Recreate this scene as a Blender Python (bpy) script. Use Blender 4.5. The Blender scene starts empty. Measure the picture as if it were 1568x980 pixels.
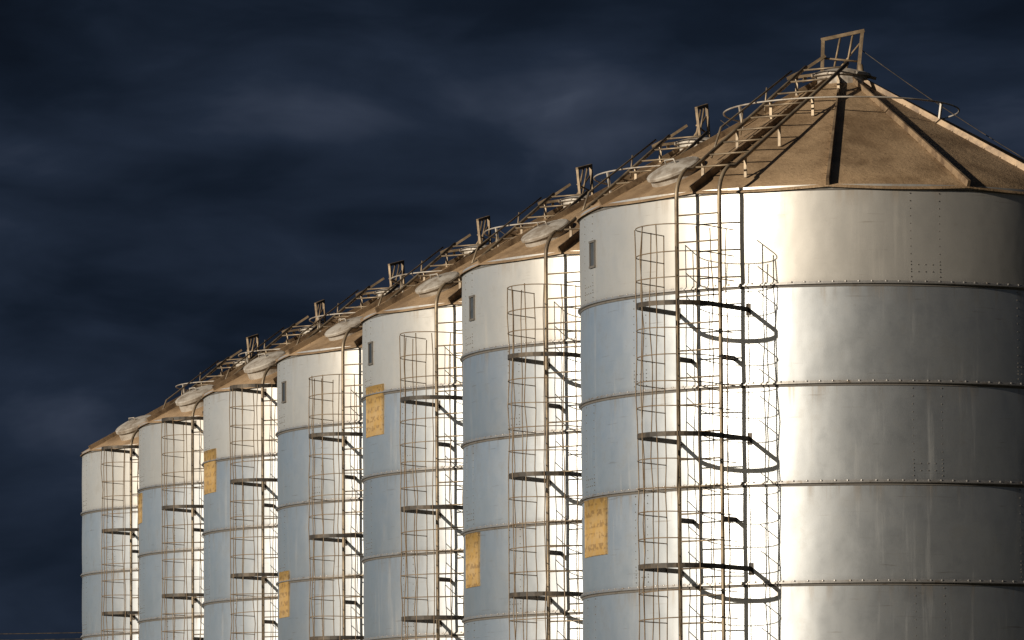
import bpy, math, random
from mathutils import Vector, Matrix, Euler
random.seed(4)
scene=bpy.context.scene
rad=math.radians
F=8870.0; D0=59.6; R=2.72; H=1.50; ZE=8.35; DY=5.54; DX=-1.27
X1=3.43
TOP=0.95; S=0.985
SUN_AZ=-51.5; SUN_EL=15.0
# ---------------------------------------------------------------- materials
def newmat(name):
    m=bpy.data.materials.new(name); m.use_nodes=True
    nt=m.node_tree; b=nt.nodes['Principled BSDF']
    return m,nt,b
def N(nt,t,**k):
    n=nt.nodes.new(t)
    for a,v in k.items(): setattr(n,a,v)
    return n
def math_(nt,op,a,b=None,c=None,clamp=False):
    n=nt.nodes.new('ShaderNodeMath'); n.operation=op; n.use_clamp=clamp
    for i,v in enumerate((a,b,c)):
        if v is None: continue
        if isinstance(v,(int,float)): n.inputs[i].default_value=v
        else: nt.links.new(v,n.inputs[i])
    return n.outputs[0]
def mix(nt,f,a,b,mode='MIX'):
    n=nt.nodes.new('ShaderNodeMix'); n.data_type='RGBA'; n.blend_type=mode
    for s,v in ((n.inputs[0],f),(n.inputs[6],a),(n.inputs[7],b)):
        if isinstance(v,(int,float)): s.default_value=v
        elif isinstance(v,tuple): s.default_value=(*v,1)
        else: nt.links.new(v,s)
    return n.outputs[2]
def noise(nt,vec,scale,detail=4,rough=.55,dist=0):
    n=nt.nodes.new('ShaderNodeTexNoise'); n.inputs['Scale'].default_value=scale
    n.inputs['Detail'].default_value=detail; n.inputs['Roughness'].default_value=rough; n.inputs['Distortion'].default_value=dist
    nt.links.new(vec,n.inputs['Vector']); return n.outputs['Fac']
def ramp(nt,f,a,b):
    n=nt.nodes.new('ShaderNodeMapRange'); n.clamp=True; n.interpolation_type='SMOOTHSTEP'
    nt.links.new(f,n.inputs[0]); n.inputs[1].default_value=a; n.inputs[2].default_value=b
    return n.outputs[0]
def objvec(nt,scale=(1,1,1),vary=True):
    tc=N(nt,'ShaderNodeTexCoord'); oi=N(nt,'ShaderNodeObjectInfo')
    mp=N(nt,'ShaderNodeMapping'); mp.inputs['Scale'].default_value=scale
    nt.links.new(tc.outputs['Object'],mp.inputs['Vector'])
    if vary:
        cx=N(nt,'ShaderNodeCombineXYZ')
        r=math_(nt,'MULTIPLY',oi.outputs['Random'],37.0)
        nt.links.new(r,cx.inputs[0]); nt.links.new(r,cx.inputs[1])
        nt.links.new(cx.outputs[0],mp.inputs['Location'])
    return tc,mp.outputs[0],oi

def wall_material():
    m,nt,b=newmat('galvanised_sheet')
    tc,v,oi=objvec(nt)
    sep=N(nt,'ShaderNodeSeparateXYZ'); nt.links.new(tc.outputs['Object'],sep.inputs[0])
    z=sep.outputs[2]
    topm=math_(nt,'GREATER_THAN',z,ZE-TOP)
    t=math_(nt,'DIVIDE',math_(nt,'SUBTRACT',ZE-TOP,z),S)     # courses below top
    idx=math_(nt,'FLOOR',t); fr=math_(nt,'FRACT',t)
    wn=N(nt,'ShaderNodeTexWhiteNoise',noise_dimensions='2D')
    cx=N(nt,'ShaderNodeCombineXYZ'); nt.links.new(idx,cx.inputs[0]); nt.links.new(oi.outputs['Random'],cx.inputs[1])
    nt.links.new(cx.outputs[0],wn.inputs['Vector'])
    tone=math_(nt,'MULTIPLY_ADD',wn.outputs['Value'],.20,.88)
    _,vs,_=objvec(nt,(5,5,.35)); streak=noise(nt,vs,1.6,6,.65)
    _,vh,_=objvec(nt,(1.5,1.5,26)); scr=noise(nt,vh,1.3,4,.6)
    big=noise(nt,v,.9,4); fine=noise(nt,v,14,5,.7); mid=noise(nt,v,4.5,5,.65)
    blue=mix(nt,big,(.52,.55,.585),(.64,.665,.69))
    cream=mix(nt,big,(.57,.55,.52),(.68,.665,.635))
    base=mix(nt,topm,blue,cream)
    hsv=N(nt,'ShaderNodeHueSaturation'); nt.links.new(base,hsv.inputs['Color']); nt.links.new(tone,hsv.inputs['Value'])
    base=hsv.outputs[0]
    st=ramp(nt,streak,.54,.80)
    base=mix(nt,math_(nt,'MULTIPLY',st,.36),base,(.30,.285,.26))
    base=mix(nt,math_(nt,'MULTIPLY',ramp(nt,mid,.5,.72),.26),base,(.36,.35,.33))
    base=mix(nt,math_(nt,'MULTIPLY',ramp(nt,scr,.64,.74),.45),base,(.28,.24,.20))
    sp=ramp(nt,fine,.60,.82)
    base=mix(nt,math_(nt,'MULTIPLY',sp,.25),base,(.28,.24,.19))
    lap=math_(nt,'MULTIPLY',ramp(nt,fr,.28,0.0),ramp(nt,streak,.49,.66))
    base=mix(nt,math_(nt,'MULTIPLY',lap,.45),base,(.34,.26,.18))
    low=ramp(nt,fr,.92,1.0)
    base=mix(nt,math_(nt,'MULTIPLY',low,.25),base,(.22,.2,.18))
    nt.links.new(base,b.inputs['Base Color'])
    met=math_(nt,'MULTIPLY_ADD',topm,-.20,.96)
    met=math_(nt,'MULTIPLY',met,math_(nt,'MULTIPLY_ADD',st,-.25,1.0)); nt.links.new(met,b.inputs['Metallic'])
    ro=math_(nt,'MULTIPLY_ADD',mid,.14,.395); ro=math_(nt,'MULTIPLY_ADD',topm,.03,ro); ro=math_(nt,'MULTIPLY_ADD',st,.06,ro); nt.links.new(ro,b.inputs['Roughness'])
    bp=N(nt,'ShaderNodeBump'); bp.inputs['Strength'].default_value=.5; bp.inputs['Distance'].default_value=.02
    _,vd,_=objvec(nt,(1.6,1.6,1.0)); dent=noise(nt,vd,1.5,2,.4)
    hgt=math_(nt,'MULTIPLY_ADD',fine,.006,dent); nt.links.new(hgt,bp.inputs['Height'])
    nt.links.new(bp.outputs[0],b.inputs['Normal'])
    return m
def roof_material():
    m,nt,b=newmat('rusted_roof_sheet')
    tc,v,oi=objvec(nt)
    a=noise(nt,v,1.4,6,.65); f=noise(nt,v,22,5,.7)
    c=mix(nt,ramp(nt,a,.35,.65),(.18,.118,.066),(.35,.245,.148))
    c=mix(nt,math_(nt,'MULTIPLY',ramp(nt,f,.5,.75),.5),c,(.10,.06,.034))
    nt.links.new(c,b.inputs['Base Color']); b.inputs['Roughness'].default_value=.58; b.inputs['Metallic'].default_value=.2
    bp=N(nt,'ShaderNodeBump'); bp.inputs['Strength'].default_value=.6; bp.inputs['Distance'].default_value=.015
    nt.links.new(math_(nt,'MULTIPLY_ADD',a,3.5,f),bp.inputs['Height']); nt.links.new(bp.outputs[0],b.inputs['Normal'])
    return m
def simple(name,c1,c2,scale,rough,metal,thr=(.4,.65)):
    m,nt,b=newmat(name); tc,v,oi=objvec(nt)
    a=noise(nt,v,scale,5,.65)
    nt.links.new(mix(nt,ramp(nt,a,*thr),c1,c2),b.inputs['Base Color'])
    b.inputs['Roughness'].default_value=rough; b.inputs['Metallic'].default_value=metal
    bp=N(nt,'ShaderNodeBump'); bp.inputs['Strength'].default_value=.25; bp.inputs['Distance'].default_value=.004
    nt.links.new(a,bp.inputs['Height']); nt.links.new(bp.outputs[0],b.inputs['Normal'])
    return m
M_wall=wall_material(); M_roof=roof_material()
M_ring=simple('joint_flange_metal',(.38,.37,.36),(.22,.18,.14),9,.5,.85,(.5,.75))
M_bolt=simple('seam_bolt_metal_and_shade',(.13,.12,.11),(.08,.065,.05),9,.7,.3,(.5,.75))
M_rib=simple('roof_rib_metal',(.28,.20,.125),(.12,.08,.05),5,.55,.3)
M_cage=simple('weathered_rod',(.17,.115,.065),(.24,.19,.135),6,.6,.3)
M_rail=simple('ladder_steel',(.28,.22,.15),(.13,.10,.07),4,.5,.4)
M_dark=simple('dark_flat_bar',(.032,.028,.024),(.085,.065,.045),6,.6,.2)
M_lid=simple('zinc_lid',(.44,.41,.37),(.24,.20,.16),5,.55,.2)
M_conc=simple('concrete',(.35,.34,.31),(.25,.24,.22),3,.9,0)
M_glass=simple('vent_dark',(.02,.02,.02),(.05,.05,.05),3,.4,0)
M_wood=simple('weathered_wood',(.12,.09,.07),(.2,.17,.14),6,.9,0)
M_dark_rail=simple('weathered_steel',(.14,.10,.06),(.29,.215,.135),5,.6,.3)
def sign_material():
    m,nt,b=newmat('faded_yellow_sign')
    tc,v,oi=objvec(nt,(1,1,1))
    _,v2,_=objvec(nt,(9,9,11))
    a=noise(nt,v2,1.9,1)
    sep=N(nt,'ShaderNodeSeparateXYZ'); nt.links.new(tc.outputs['Object'],sep.inputs[0])
    rows=ramp(nt,math_(nt,'FRACT',math_(nt,'MULTIPLY',sep.outputs[2],8.7)),.35,.5)
    txt=math_(nt,'MULTIPLY',math_(nt,'MULTIPLY',ramp(nt,a,.5,.56),rows),.6)
    g=noise(nt,v,7,6,.7)
    c=mix(nt,ramp(nt,g,.35,.65),(.38,.235,.07),(.39,.27,.125))
    c=mix(nt,txt,c,(.16,.095,.04))
    nt.links.new(c,b.inputs['Base Color']); b.inputs['Roughness'].default_value=.6
    return m
M_sign=sign_material()
def ground_material():
    m,nt,b=newmat('dry_grass_ground'); tc,v,oi=objvec(nt,vary=False)
    a=noise(nt,v,.05,6); f=noise(nt,v,2.5,6,.7)
    c=mix(nt,ramp(nt,a,.4,.6),(.055,.055,.028),(.035,.045,.02))
    c=mix(nt,f,c,(.08,.07,.04)); nt.links.new(c,b.inputs['Base Color']); b.inputs['Roughness'].default_value=.95
    bp=N(nt,'ShaderNodeBump'); bp.inputs['Distance'].default_value=.08; nt.links.new(f,bp.inputs['Height']); nt.links.new(bp.outputs[0],b.inputs['Normal'])
    return m
# ---------------------------------------------------------------- mesh builder
def pol(r,phi,z):
    a=rad(phi); return Vector((r*math.sin(a),-r*math.cos(a),z))
class MB:
    def __init__(s): s.v=[]; s.f=[]; s.sm=[]
    def tube(s,pts,r,n=6,closed=False,cap=True):
        pts=[Vector(p) for p in pts]; k=len(pts); b0=len(s.v)
        up=None
        for i,p in enumerate(pts):
            if closed: t=(pts[(i+1)%k]-pts[i-1]).normalized()
            elif i==0: t=(pts[1]-p).normalized()
            elif i==k-1: t=(p-pts[i-1]).normalized()
            else: t=((pts[i+1]-p).normalized()+(p-pts[i-1]).normalized()).normalized()
            if up is None:
                up=Vector((0,0,1)) if abs(t.z)<.9 else Vector((1,0,0))
            u=(up-t*up.dot(t)).normalized(); w=t.cross(u); up=u
            for j in range(n):
                a=2*math.pi*j/n; s.v.append(p+u*(r*math.cos(a))+w*(r*math.sin(a)))
        for i in range(k if closed else k-1):
            i2=(i+1)%k
            for j in range(n):
                j2=(j+1)%n
                s.f.append((b0+i*n+j,b0+i*n+j2,b0+i2*n+j2,b0+i2*n+j)); s.sm.append(True)
        if cap and not closed:
            s.f.append(tuple(b0+j for j in range(n))[::-1]); s.sm.append(False)
            s.f.append(tuple(b0+(k-1)*n+j for j in range(n))); s.sm.append(False)
    def bar(s,pts,w,h,upv=(0,0,1)):
        pts=[Vector(p) for p in pts]; k=len(pts); b0=len(s.v); U=Vector(upv)
        for i,p in enumerate(pts):
            if i==0: t=pts[1]-p
            elif i==k-1: t=p-pts[i-1]
            else: t=(pts[i+1]-p).normalized()+(p-pts[i-1]).normalized()
            t.normalize(); u=(U-t*U.dot(t)).normalized(); x=t.cross(u)
            for a,b in ((-1,-1),(1,-1),(1,1),(-1,1)): s.v.append(p+x*(a*w/2)+u*(b*h/2))
        for i in range(k-1):
            for j in range(4):
                j2=(j+1)%4
                s.f.append((b0+i*4+j,b0+i*4+j2,b0+i*4+4+j2,b0+i*4+4+j)); s.sm.append(False)
        s.f.append((b0+3,b0+2,b0+1,b0)); s.sm.append(False)
        e=b0+(k-1)*4; s.f.append((e,e+1,e+2,e+3)); s.sm.append(False)
    def revolve(s,prof,n=192,M=None,smooth=True):
        b0=len(s.v)
        for r,z in prof:
            for j in range(n):
                p=pol(r,360*j/n,z); s.v.append(M@p if M else p)
        for i in range(len(prof)-1):
            for j in range(n):
                j2=(j+1)%n
                s.f.append((b0+i*n+j,b0+i*n+j2,b0+(i+1)*n+j2,b0+(i+1)*n+j)); s.sm.append(smooth)
    def bolt(s,p,nrm,r=.013):
        nrm=nrm.normalized(); u=Vector((0,0,1)).cross(nrm)
        if u.length<.1: u=Vector((1,0,0))
        u.normalize(); w=nrm.cross(u); b0=len(s.v)
        for k,(rr,hh) in enumerate(((1,0),(.85,.6))):
            for j in range(6):
                a=math.pi/3*j; s.v.append(p+u*(r*rr*math.cos(a))+w*(r*rr*math.sin(a))+nrm*(r*hh))
        s.v.append(p+nrm*r*.9)
        for j in range(6):
            j2=(j+1)%6
            s.f.append((b0+j,b0+j2,b0+6+j2,b0+6+j)); s.sm.append(False)
            s.f.append((b0+6+j,b0+6+j2,b0+12)); s.sm.append(False)
    def mesh(s,name,mat):
        me=bpy.data.meshes.new(name); me.from_pydata([tuple(v) for v in s.v],[],s.f)
        me.polygons.foreach_set('use_smooth',s.sm); me.materials.append(mat); me.update()
        return me
# ---------------------------------------------------------------- silo parts
joints=[ZE-TOP-S*k for k in range(8)]
def wall_mesh():
    b=MB(); prof=[(R-.004,ZE+.03)]
    edges=[ZE]+joints+[.25]
    for i in range(len(edges)-1):
        a,c=edges[i],edges[i+1]
        for t in (.0,.06,.25,.5,.75,.94,1.0):
            bulge=.007*math.sin(math.pi*t)
            z=a+(c-a)*t
            prof.append((R+bulge,z-(0 if t else .001)))
    prof=sorted(set(prof),key=lambda q:-q[1])
    b.revolve(prof,240)
    return b.mesh('wall',M_wall)
def ring_mesh():
    b=MB()
    for z in joints:
        b.revolve([(R-.002,z+.020),(R+.010,z+.018),(R+.012,z+.006),(R+.030,z+.003),(R+.031,z-.009),(R+.008,z-.014)],240,smooth=False)
    for z in joints:
        for k in range(128):
            ph=360*k/128+random.uniform(-.25,.25); b.bolt(pol(R+.009,ph,z+.013),pol(1,ph,0),.012)
    return b.mesh('joint_flanges',M_ring)
def seam_mesh():
    b=MB()
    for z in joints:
        b.revolve([(R+.008,z-.0145),(R+.009,z-.035),(R-.002,z-.036)],240,smooth=False)  # dark band standing in for the shadow under each joint ledge
    b.revolve([(R-.002,ZE-.012),(R+.008,ZE-.013),(R+.008,ZE-.028),(R-.002,ZE-.029)],240,smooth=False)  # dark strip painting in the thin shadow beneath the eave
    edges=[ZE]+joints
    for i in range(len(edges)-1):
        a,c=edges[i]-.06,edges[i+1]+.06
        o=(10.9,17.2) if i%2==0 else (-54,-50)
        for q in range(4):
            for ph in o:
                n=int((a-c)/.075)
                for k in range(n+1):
                    b.bolt(pol(R+.004,ph+q*90,a+(c-a)*k/n),pol(1,ph+q*90,0),.0065)
            for ph in range(0,5):
                for dz in (.05,.12):
                    b.bolt(pol(R+.004,o[0]+q*90+ph*(o[1]-o[0])/4,c+dz),pol(1,o[0]+q*90,0),.0065)
    return b.mesh('seam_bolts_and_shade_bands',M_bolt)
NR=12; RIB0=-6.3
def roof_z(r,phi):
    d=((phi-RIB0)%30)-15
    k=math.cos(rad(d))/math.cos(rad(15)); k=1+(k-1)*.55
    return ZE+.035+H*(1-r*k/R)
def roof_mesh():
    b=MB(); sub=8; rs=[.22,.6,1.2,1.8,2.3,R+.035]
    for s_ in range(NR):
        b0=len(b.v)
        for r in rs:
            for j in range(sub+1):
                ph=RIB0+30*s_+30*j/sub+(.001 if j==0 else 0)-(.001 if j==sub else 0)
                dip=-.010*math.sin(math.pi*j/sub)*math.sin(math.pi*(r/R))
                b.v.append(pol(r,ph,roof_z(r,RIB0+30*s_+min(29.999,30*j/sub))+dip))
        m=sub+1
        for i in range(len(rs)-1):
            for j in range(sub):
                b.f.append((b0+i*m+j,b0+i*m+m+j,b0+i*m+m+j+1,b0+i*m+j+1)); b.sm.append(True)
        e=len(b.v)
        for j in range(m):
            p=b.v[b0+(len(rs)-1)*m+j]; b.v.append(p+Vector((0,0,-.012)))
        for j in range(sub):
            t=b0+(len(rs)-1)*m+j
            b.f.append((t,e+j,e+j+1,t+1)); b.sm.append(True)
    return b.mesh('roof_panels',M_roof)
def rib_mesh():
    b=MB()
    for s_ in range(NR):
        ph=RIB0+30*s_
        p0=pol(.24,ph,roof_z(.24,ph)+.02); p1=pol(R+.04,ph,roof_z(R+.04,ph)+.026)
        n=Vector((0,0,1))
        b0=len(b.v); t=(p1-p0).normalized(); x=t.cross(n).normalized(); u=x.cross(t)
        for p,w,h in ((p0,.009,.03),(p1,.018,.042)):
            for a,c in ((-1,-1),(1,-1),(.8,1),(-.8,1)): b.v.append(p+x*(a*w)+u*(c*h))
        for j in range(4):
            j2=(j+1)%4; b.f.append((b0+j,b0+j2,b0+4+j2,b0+4+j)); b.sm.append(False)
        b.f.append((b0+4,b0+5,b0+6,b0+7)); b.sm.append(False)
        for k in range(12):
            r=.4+k*.19
            for sgn in (-1,1):
                p=pol(r,ph,roof_z(r,ph)+.006)+x*(sgn*.045); b.bolt(p,Vector((0,0,1)),.008)
    return b.mesh('roof_ribs',M_rib)
LP=-32.0; LW=.245; LS=.26
a=rad(LP); RAD=Vector((math.sin(a),-math.cos(a),0)); TAN=Vector((math.cos(a),math.sin(a),0))
def lp(rr,t,z): return RAD*rr+TAN*t+Vector((0,0,z))
def wallr(t): return math.sqrt(R*R-t*t)
SL=H/R
def ladder_mesh():
    b=MB()
    def path(t):
        pts=[lp(R+LS,t,.3),lp(R+LS,t,4),lp(R+LS,t,ZE-.12)]
        for k in range(1,9):
            an=rad(90-k*8); pts.append(lp(R-.10+(LS+.10)*math.sin(an),t,ZE-.06+.34*math.cos(an)))
        for r in (R-.05,1.9,1.1,.30):
            pts.append(lp(r,t,ZE+.035+H*(1-r/R)+.19))
        return pts
    for t in (-LW,LW): b.tube(path(t),.021,8)
    z=.55
    while z<ZE+.02:
        b.tube([lp(R+LS,-LW,z),lp(R+LS,LW,z)],.008,6); z+=.27
    r=R-.1
    while r>.35:
        zz=ZE+.035+H*(1-r/R)+.19
        b.tube([lp(r,-LW,zz),lp(r,LW,zz)],.010,6); r-=.28
    for r in (2.45,1.75,1.05,.5):
        zr=ZE+.035+H*(1-r/R)
        for t in (-LW,LW): b.bar([lp(r,t,zr-.02),lp(r,t,zr+.19)],.03,.012,(RAD.x,RAD.y,0))
    tt=-LW-.16
    b.tube([lp(2.0,tt,ZE+.035+H*(1-2.0/R)+.02),lp(1.8,tt,ZE+.035+H*(1-1.8/R)+.24),lp(.5,tt+.1,ZE+.035+H*(1-.5/R)+.24)],.012,6)
    for r in (1.4,.9):
        zr=ZE+.035+H*(1-r/R); b.tube([lp(r,tt,zr-.02),lp(r,tt+.03,zr+.25)],.009,6)
    return b.mesh('ladder',M_rail)
def bracket_mesh():
    b=MB()
    z=6.68
    while z>.6:
        for t in (-LW,LW):
            b.bar([lp(wallr(t)-.01,t,z),lp(R+LS,t,z)],.012,.05)
        z-=1.6
    return b
CW=.40; CD=.69
def upath(t0=0,n=14):
    pts=[(wallr(CW)-.005,-CW)]
    for q in (.25,.5): pts.append((R+q,-CW))
    for k in range(n+1):
        an=math.pi*k/n; pts.append((R+CD+CW*math.sin(an),-CW*math.cos(an)))
    for q in (.5,.25): pts.append((R+q,CW))
    pts.append((wallr(CW)-.005,CW))
    return pts
def cage_mesh(kind,seed):
    rr=random.Random(seed)
    th=MB(); dk=bracket_mesh()
    zt=ZE-1.19 if kind=='A' else ZE-.10
    top=ZE-.44 if kind=='A' else zt
    P=upath()
    z=zt
    while z>1.9:
        dk.bar([lp(r,t,z) for r,t in P],.010,.048)
        for sgn in (-1,1):
            dk.bar([lp(wallr(CW)+.004,sgn*CW,z-.06),lp(wallr(CW)+.004,sgn*CW,z+.06)],.05,.012,(RAD.x,RAD.y,0))
            dk.bolt(lp(R+.5,sgn*(CW+.006),z),TAN*sgn,.018)
        z-=1.285
    zs=[]
    if kind=='A': zs+= [top, top-.25,top-.50]
    z=zt-1.285/5
    k=1
    while z>1.9:
        if k%5: zs.append(z)
        z-=1.285/5; k+=1
    for z in zs:
        j=[rr.uniform(-.012,.012) for _ in range(3)]
        th.tube([lp(r+.0,t,z+j[0]+.014*math.sin(3*t+j[1]*200)) for r,t in P[1:-1]],.0058,5)
    bars=[(R+.25,-CW),(R+.52,-CW)]
    for an in (0,30,60,90,120,150,180):
        bars.append((R+CD+CW*math.sin(rad(an)),-CW*math.cos(rad(an))))
    bars+=[(R+.40,CW)]
    for r,t in bars:
        pts=[]; z=top+rr.uniform(0,.02)
        while z>1.9:
            pts.append(lp(r+rr.uniform(-.013,.013),t+rr.uniform(-.013,.013),z)); z-=.32
        th.tube(pts,.0062,5)
    return th.mesh('cage_rods',M_cage),dk.mesh('cage_hoop_bars',M_dark)
def ring_rail_mesh():
    b=MB(); rr=1.22; z=ZE+1.10
    b.tube([pol(rr,360*k/64,z) for k in range(64)],.009,6,closed=True)
    for ph in (-62,54,125,-125):
        zr=roof_z(rr-.04,ph)
        b.bar([pol(rr-.04,ph,zr-.02),pol(rr,ph,z)],.028,.02,pol(1,ph,0))
    return b.mesh('roof_guard_ring',M_lid)
def cap_mesh():
    b=MB(); zc=ZE+H
    b.revolve([(.30,zc-.16),(.27,zc-.04),(.31,zc-.035),(.31,zc-.005),(.25,zc+.015),(.12,zc+.05),(.0,zc+.06)],32,smooth=False)
    for k in range(12):
        b.bolt(pol(.305,30*k,zc-.02),pol(1,30*k,0),.016)
    return b.mesh('fill_cap',M_lid)
def frame_mesh():
    b=MB(); zc=ZE+H-.03
    for x,y,dx in ((-.20,-.05,.02),(.17,-.05,.06)):
        b.bar([Vector((x,y,zc-.04)),Vector((x+dx,y+.05,zc+.40+(.09 if x>0 else 0)))],.035,.03,(0,1,0))
    b.bar([Vector((-.20,0,zc+.39)),Vector((.25,0,zc+.485))],.03,.035,(0,0,1))
    b.tube([Vector((-.08,.05,zc+.03)),Vector((.0,.0,zc+.42))],.011,6)
    b.tube([Vector((.05,.05,zc+.03)),Vector((.13,.0,zc+.45))],.011,6)
    b.tube([Vector((-.19,0,zc+.2)),Vector((.2,.0,zc+.16))],.011,6)
    b.tube([Vector((.2,0,zc+.35)),Vector((-.05,.1,zc+.05))],.010,6)
    return b.mesh('lid_lifting_frame',M_dark_rail)
def lever_mesh():
    b=MB(); zc=ZE+H-.03
    b.bar([Vector((-.16,-.03,zc+.22)),Vector((-.40,-.05,zc+.06)),Vector((-.56,-.06,zc-.02))],.025,.03)
    b.bar([Vector((-.56,-.06,zc-.02)),Vector((-.30,-.02,zc+.02)),Vector((-.1,0,zc+.07))],.025,.03)
    b.bar([Vector((-.38,-.2,zc-.04)),Vector((-.38,.14,zc-.02))],.03,.03)
    b.bar([Vector((.16,-.04,zc+.03)),Vector((.36,-.08,zc-.03))],.03,.03)
    b.tube([Vector((.2,-.03,zc+.12)),Vector((.22,-.1,zc-.1))],.03,8)
    return b.mesh('lid_lever',M_dark_rail)
def cable_mesh():
    b=MB(); p0=Vector((.22,0,ZE+H+.25)); p1=pol(R+.3,78,ZE-.1); pts=[]
    for k in range(13):
        t=k/12; p=p0.lerp(p1,t); p.z-=.25*4*t*(1-t)*.35; pts.append(p)
    b.tube(pts,.005,5)
    return b.mesh('pull_cable',M_dark)
def hatch_mesh(phi=-52.5,r=2.22,rad_=.28,ht=.08):
    b=MB(); z=roof_z(r,phi)
    sl=math.atan(SL)*.97
    M=Matrix.Translation(pol(r,phi,z))@Matrix.Rotation(rad(phi),4,'Z')@Matrix.Rotation(sl,4,'X')
    q=rad_
    b.revolve([(q*.95,-.10),(q*.92,ht*.7),(q*1.0,ht*.7),(q*1.02,ht*.72),(q*1.02,ht),(q*.97,ht+.012),(q*.7,ht+.035),(q*.35,ht+.05),(0,ht+.055)],48,M,smooth=False)
    b.tube([M@Vector((-.08,0,ht+.04)),M@Vector((-.07,0,ht+.10)),M@Vector((.07,0,ht+.10)),M@Vector((.08,0,ht+.04))],.009,6)
    b.bar([M@Vector((0,q*.9,ht+.01)),M@Vector((0,q*1.25,ht*.2))],.09,.02,(0,0,1))
    return b.mesh('inspection_hatch',M_lid)
VP=-72.5; VZ=7.90
def vent_mesh():
    b=MB()
    for p in (VP-1.6,VP+1.6):
        b.bar([pol(R+.010,p,VZ-.13),pol(R+.010,p,VZ+.13)],.020,.02,pol(1,p,0))
    for zz in (VZ-.13,VZ+.13):
        b.bar([pol(R+.012,VP-1.9,zz),pol(R+.012,VP+1.9,zz)],.024,.022)
    return b.mesh('sight_window_frame',M_bolt)
def vent_glass():
    b=MB()
    b.bar([pol(R+.006,VP,VZ-.115),pol(R+.006,VP,VZ+.115)],.12,.012,pol(1,VP,0))
    return b.mesh('sight_window_pane',M_glass)
def sign_mesh(p0,p1,z0,z1):
    b=MB(); n=10; p0+=1.5; p1+=1.5; z0-=.06; z1-=.06
    for k in range(n+1):
        p=p0+(p1-p0)*k/n
        for rr in (R+.004,R+.014):
            for z in (z0,z1): b.v.append(pol(rr,p,z))
    for k in range(n):
        a=4*k; c=a+4
        for q in ((a+2,c+2,c+3,a+3),(a,a+2,c+2,c),(a+1,c+1,c+3,a+3)):
            b.f.append(q); b.sm.append(True)
    b.f.append((0,1,3,2)); b.sm.append(False); e=4*n; b.f.append((e,e+2,e+3,e+1)); b.sm.append(False)
    for ph in (p0+.6,p1-.6):
        for z in (z0+.03,z1-.03): b.bolt(pol(R+.0142,ph,z),pol(1,ph,0),.009)
    return b.mesh('warning_sign',M_sign)
def found_mesh():
    b=MB(); b.revolve([(0,.26),(R+.12,.26),(R+.15,.23),(R+.15,-.1)],96,smooth=False)
    return b.mesh('concrete_base',M_conc)
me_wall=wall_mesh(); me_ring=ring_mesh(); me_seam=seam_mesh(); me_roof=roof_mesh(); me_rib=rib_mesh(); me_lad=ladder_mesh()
me_rr=ring_rail_mesh(); me_cap=cap_mesh(); me_fr=frame_mesh(); me_lev=lever_mesh(); me_cab=cable_mesh(); me_hA=hatch_mesh(); me_hB=hatch_mesh(-51,2.25,.31,.15)
me_vf=vent_mesh(); me_vg=vent_glass(); me_fd=found_mesh()
signs={0:(-82.7,-67,4.88,5.46),1:(-82,-70,4.85,5.45),2:(-79,-65,6.95,7.56),3:(-81,-70,5.02,5.62),4:(-82,-67.7,7.01,7.62),5:(-88,-77,6.95,7.4)}
framerot=[0,72,66,70,64,75,70]
def child(name,me,par,rz=0):
    o=bpy.data.objects.new(name,me); scene.collection.objects.link(o); o.parent=par
    if rz: o.rotation_euler[2]=rad(rz)
    return o
for i in range(7):
    e=bpy.data.objects.new('grain_silo',None); scene.collection.objects.link(e)
    e.location=(X1+DX*i,D0+DY*i,0)
    child('wall',me_wall,e); child('joint_flanges',me_ring,e); child('seam_bolts_and_shade_bands',me_seam,e)
    child('roof_panels',me_roof,e); child('roof_ribs',me_rib,e); child('ladder',me_lad,e)
    kind='A' if i<4 else 'B'
    a_,b_=cage_mesh(kind,i); child('cage_rods',a_,e); child('cage_hoop_bars',b_,e)
    child('roof_guard_ring',me_rr,e); child('fill_cap',me_cap,e); child('lid_lifting_frame',me_fr,e,framerot[i]); child('lid_lever',me_lev,e)
    child('pull_cable',me_cab,e); child('inspection_hatch',me_hA if kind=='A' else me_hB,e)
    if kind=='A': child('sight_window_frame',me_vf,e); child('sight_window_pane',me_vg,e)
    if i in signs: child('warning_sign',sign_mesh(*signs[i]),e)
    child('concrete_base',me_fd,e)
# ---------------------------------------------------------------- ground
b=MB(); L=6000
b.v=[Vector(p) for p in ((-L,-L,0),(L,-L,0),(L,L,0),(-L,L,0))]; b.f=[(0,1,2,3)]; b.sm=[False]
g=bpy.data.objects.new('ground',b.mesh('ground',ground_material())); scene.collection.objects.link(g)
# ---------------------------------------------------------------- power line
e=bpy.data.objects.new('power_line',None); scene.collection.objects.link(e)
w=MB(); p=MB(); xs=[-195,-145,-95,-45,5,55,105]
for x in xs:
    p.tube([Vector((x,200,-.2)),Vector((x,200,11))],.15,10)
    p.bar([Vector((x,199,10.6)),Vector((x,201,10.6))],.12,.12)
for yy,zz in ((199.1,10.66),(200.9,10.52)):
    for a_,c_ in zip(xs[:-1],xs[1:]):
        w.tube([Vector((a_+(c_-a_)*k/16,yy,zz-.7*4*(k/16)*(1-k/16))) for k in range(17)],.016,5)
child('poles',p.mesh('poles',M_wood),e); child('wires',w.mesh('wires',M_dark),e)
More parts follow.
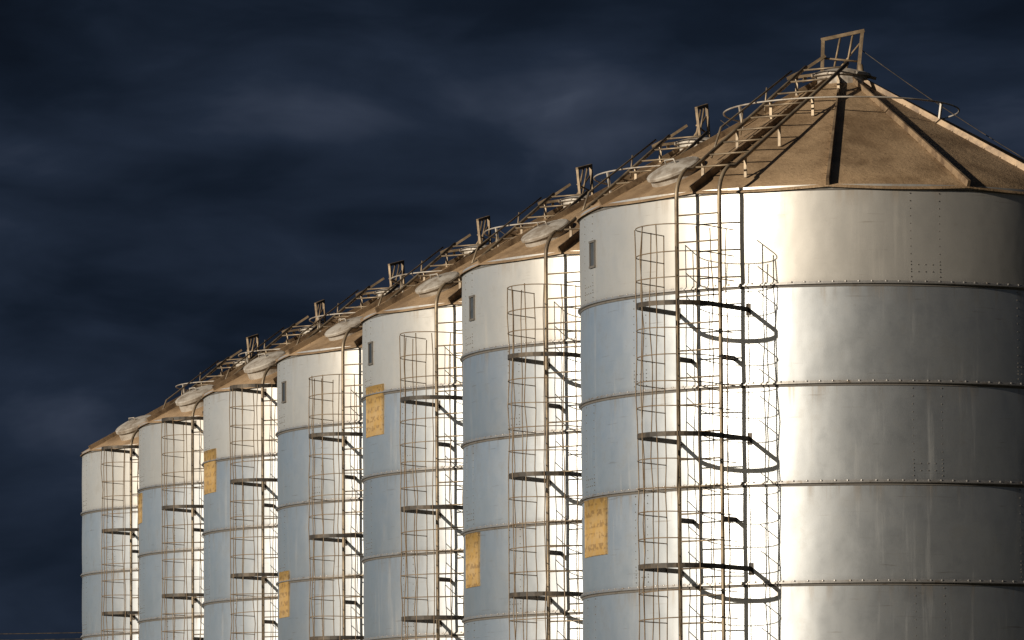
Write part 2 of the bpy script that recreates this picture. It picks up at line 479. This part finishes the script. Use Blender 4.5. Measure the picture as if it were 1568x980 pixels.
# ---------------------------------------------------------------- world
wd=bpy.data.worlds.new('World'); scene.world=wd; wd.use_nodes=True; nt=wd.node_tree
bg=nt.nodes['Background']; bg.inputs['Strength'].default_value=1
tc=N(nt,'ShaderNodeTexCoord'); dv=tc.outputs['Generated']
sky=N(nt,'ShaderNodeTexSky'); sky.sky_type='NISHITA'; sky.sun_disc=False
sky.sun_elevation=rad(SUN_EL); tosun=Vector((math.sin(rad(SUN_AZ))*math.cos(rad(SUN_EL)),-math.cos(rad(SUN_AZ))*math.cos(rad(SUN_EL)),math.sin(rad(SUN_EL))))
sky.sun_rotation=math.atan2(tosun.x,tosun.y)%(2*math.pi)
sk=mix(nt,1.0,sky.outputs[0],(.060,.082,.115),'MULTIPLY')
skd=mix(nt,1.0,sky.outputs[0],(.013,.014,.016),'MULTIPLY')
mp=N(nt,'ShaderNodeMapping'); mp.inputs['Scale'].default_value=(1,1,2.7); mp.inputs['Location'].default_value=(.3,.1,.25); nt.links.new(dv,mp.inputs[0])
mp.inputs['Rotation'].default_value=(0,rad(-3),0)
n1=noise(nt,mp.outputs[0],12,5,.5,.4); n2=noise(nt,mp.outputs[0],34,5,.5,.5)
val=math_(nt,'MULTIPLY_ADD',n2,.32,math_(nt,'MULTIPLY',n1,.84))
def blob(az,el,sa,se,amp):
    d=Vector((math.sin(az)*math.cos(el),math.cos(az)*math.cos(el),math.sin(el)))
    m=N(nt,'ShaderNodeMapping'); m.inputs['Location'].default_value=(-d.x/sa,-d.y*2,-d.z/se); m.inputs['Scale'].default_value=(1/sa,2,1/se); nt.links.new(dv,m.inputs[0])
    l=N(nt,'ShaderNodeVectorMath',operation='DOT_PRODUCT'); nt.links.new(m.outputs[0],l.inputs[0]); nt.links.new(m.outputs[0],l.inputs[1])
    return math_(nt,'MULTIPLY',math_(nt,'EXPONENT',math_(nt,'MULTIPLY',l.outputs['Value'],-1.0)),amp)
for q in ((.004,.131,.055,.011,.18),(-.084,.123,.02,.006,.14),(-.076,.078,.02,.006,.14),(-.036,.130,.025,.006,.10),(.08,.13,.05,.012,.12)):
    val=math_(nt,'ADD',val,blob(*q))
r=N(nt,'ShaderNodeValToRGB'); nt.links.new(val,r.inputs[0]); cr=r.color_ramp
cr.elements[0].position=.40; cr.elements[0].color=(.0034,.0056,.0105,1)
cr.elements[1].position=1.0; cr.elements[1].color=(.075,.092,.132,1)
for pz,c in ((.57,(.0070,.0118,.0220,1)),(.72,(.015,.023,.041,1)),(.86,(.035,.046,.073,1))):
    el=cr.elements.new(pz); el.color=c
def dirmask(azd,a,b):
    dt=N(nt,'ShaderNodeVectorMath',operation='DOT_PRODUCT'); nt.links.new(dv,dt.inputs[0])
    az=rad(azd); dt.inputs[1].default_value=(math.sin(az),math.cos(az),0)
    return ramp(nt,dt.outputs['Value'],a,b)
col=mix(nt,dirmask(-115,.15,.5),r.outputs[0],skd)
col=mix(nt,dirmask(-54,.76,.95),col,sk)  # unseen blue sky zone left of frame, added to tint the wall edges
nt.links.new(col,bg.inputs['Color'])
# ---------------------------------------------------------------- sun
sl=bpy.data.lights.new('sun','SUN'); sl.energy=5.0; sl.angle=rad(.5); sl.color=(1,.88,.71)
so=bpy.data.objects.new('sun',sl); scene.collection.objects.link(so); so.location=(-30,-20,30)
so.rotation_euler=tosun.to_track_quat('Z','Y').to_euler()
# ---------------------------------------------------------------- camera
cam=bpy.data.cameras.new('camera'); co=bpy.data.objects.new('camera',cam); scene.collection.objects.link(co)
cam.sensor_width=36; cam.lens=36*F/1568; cam.clip_end=20000; cam.clip_start=.5
M=Matrix.Translation((0,0,1.6))@Euler((rad(90)+math.atan(850/F),0,0)).to_matrix().to_4x4()@Matrix.Rotation(rad(-.4),4,'Z')
co.matrix_world=M
scene.camera=co
scene.view_settings.view_transform='Standard'; scene.view_settings.look='None'; scene.view_settings.exposure=0
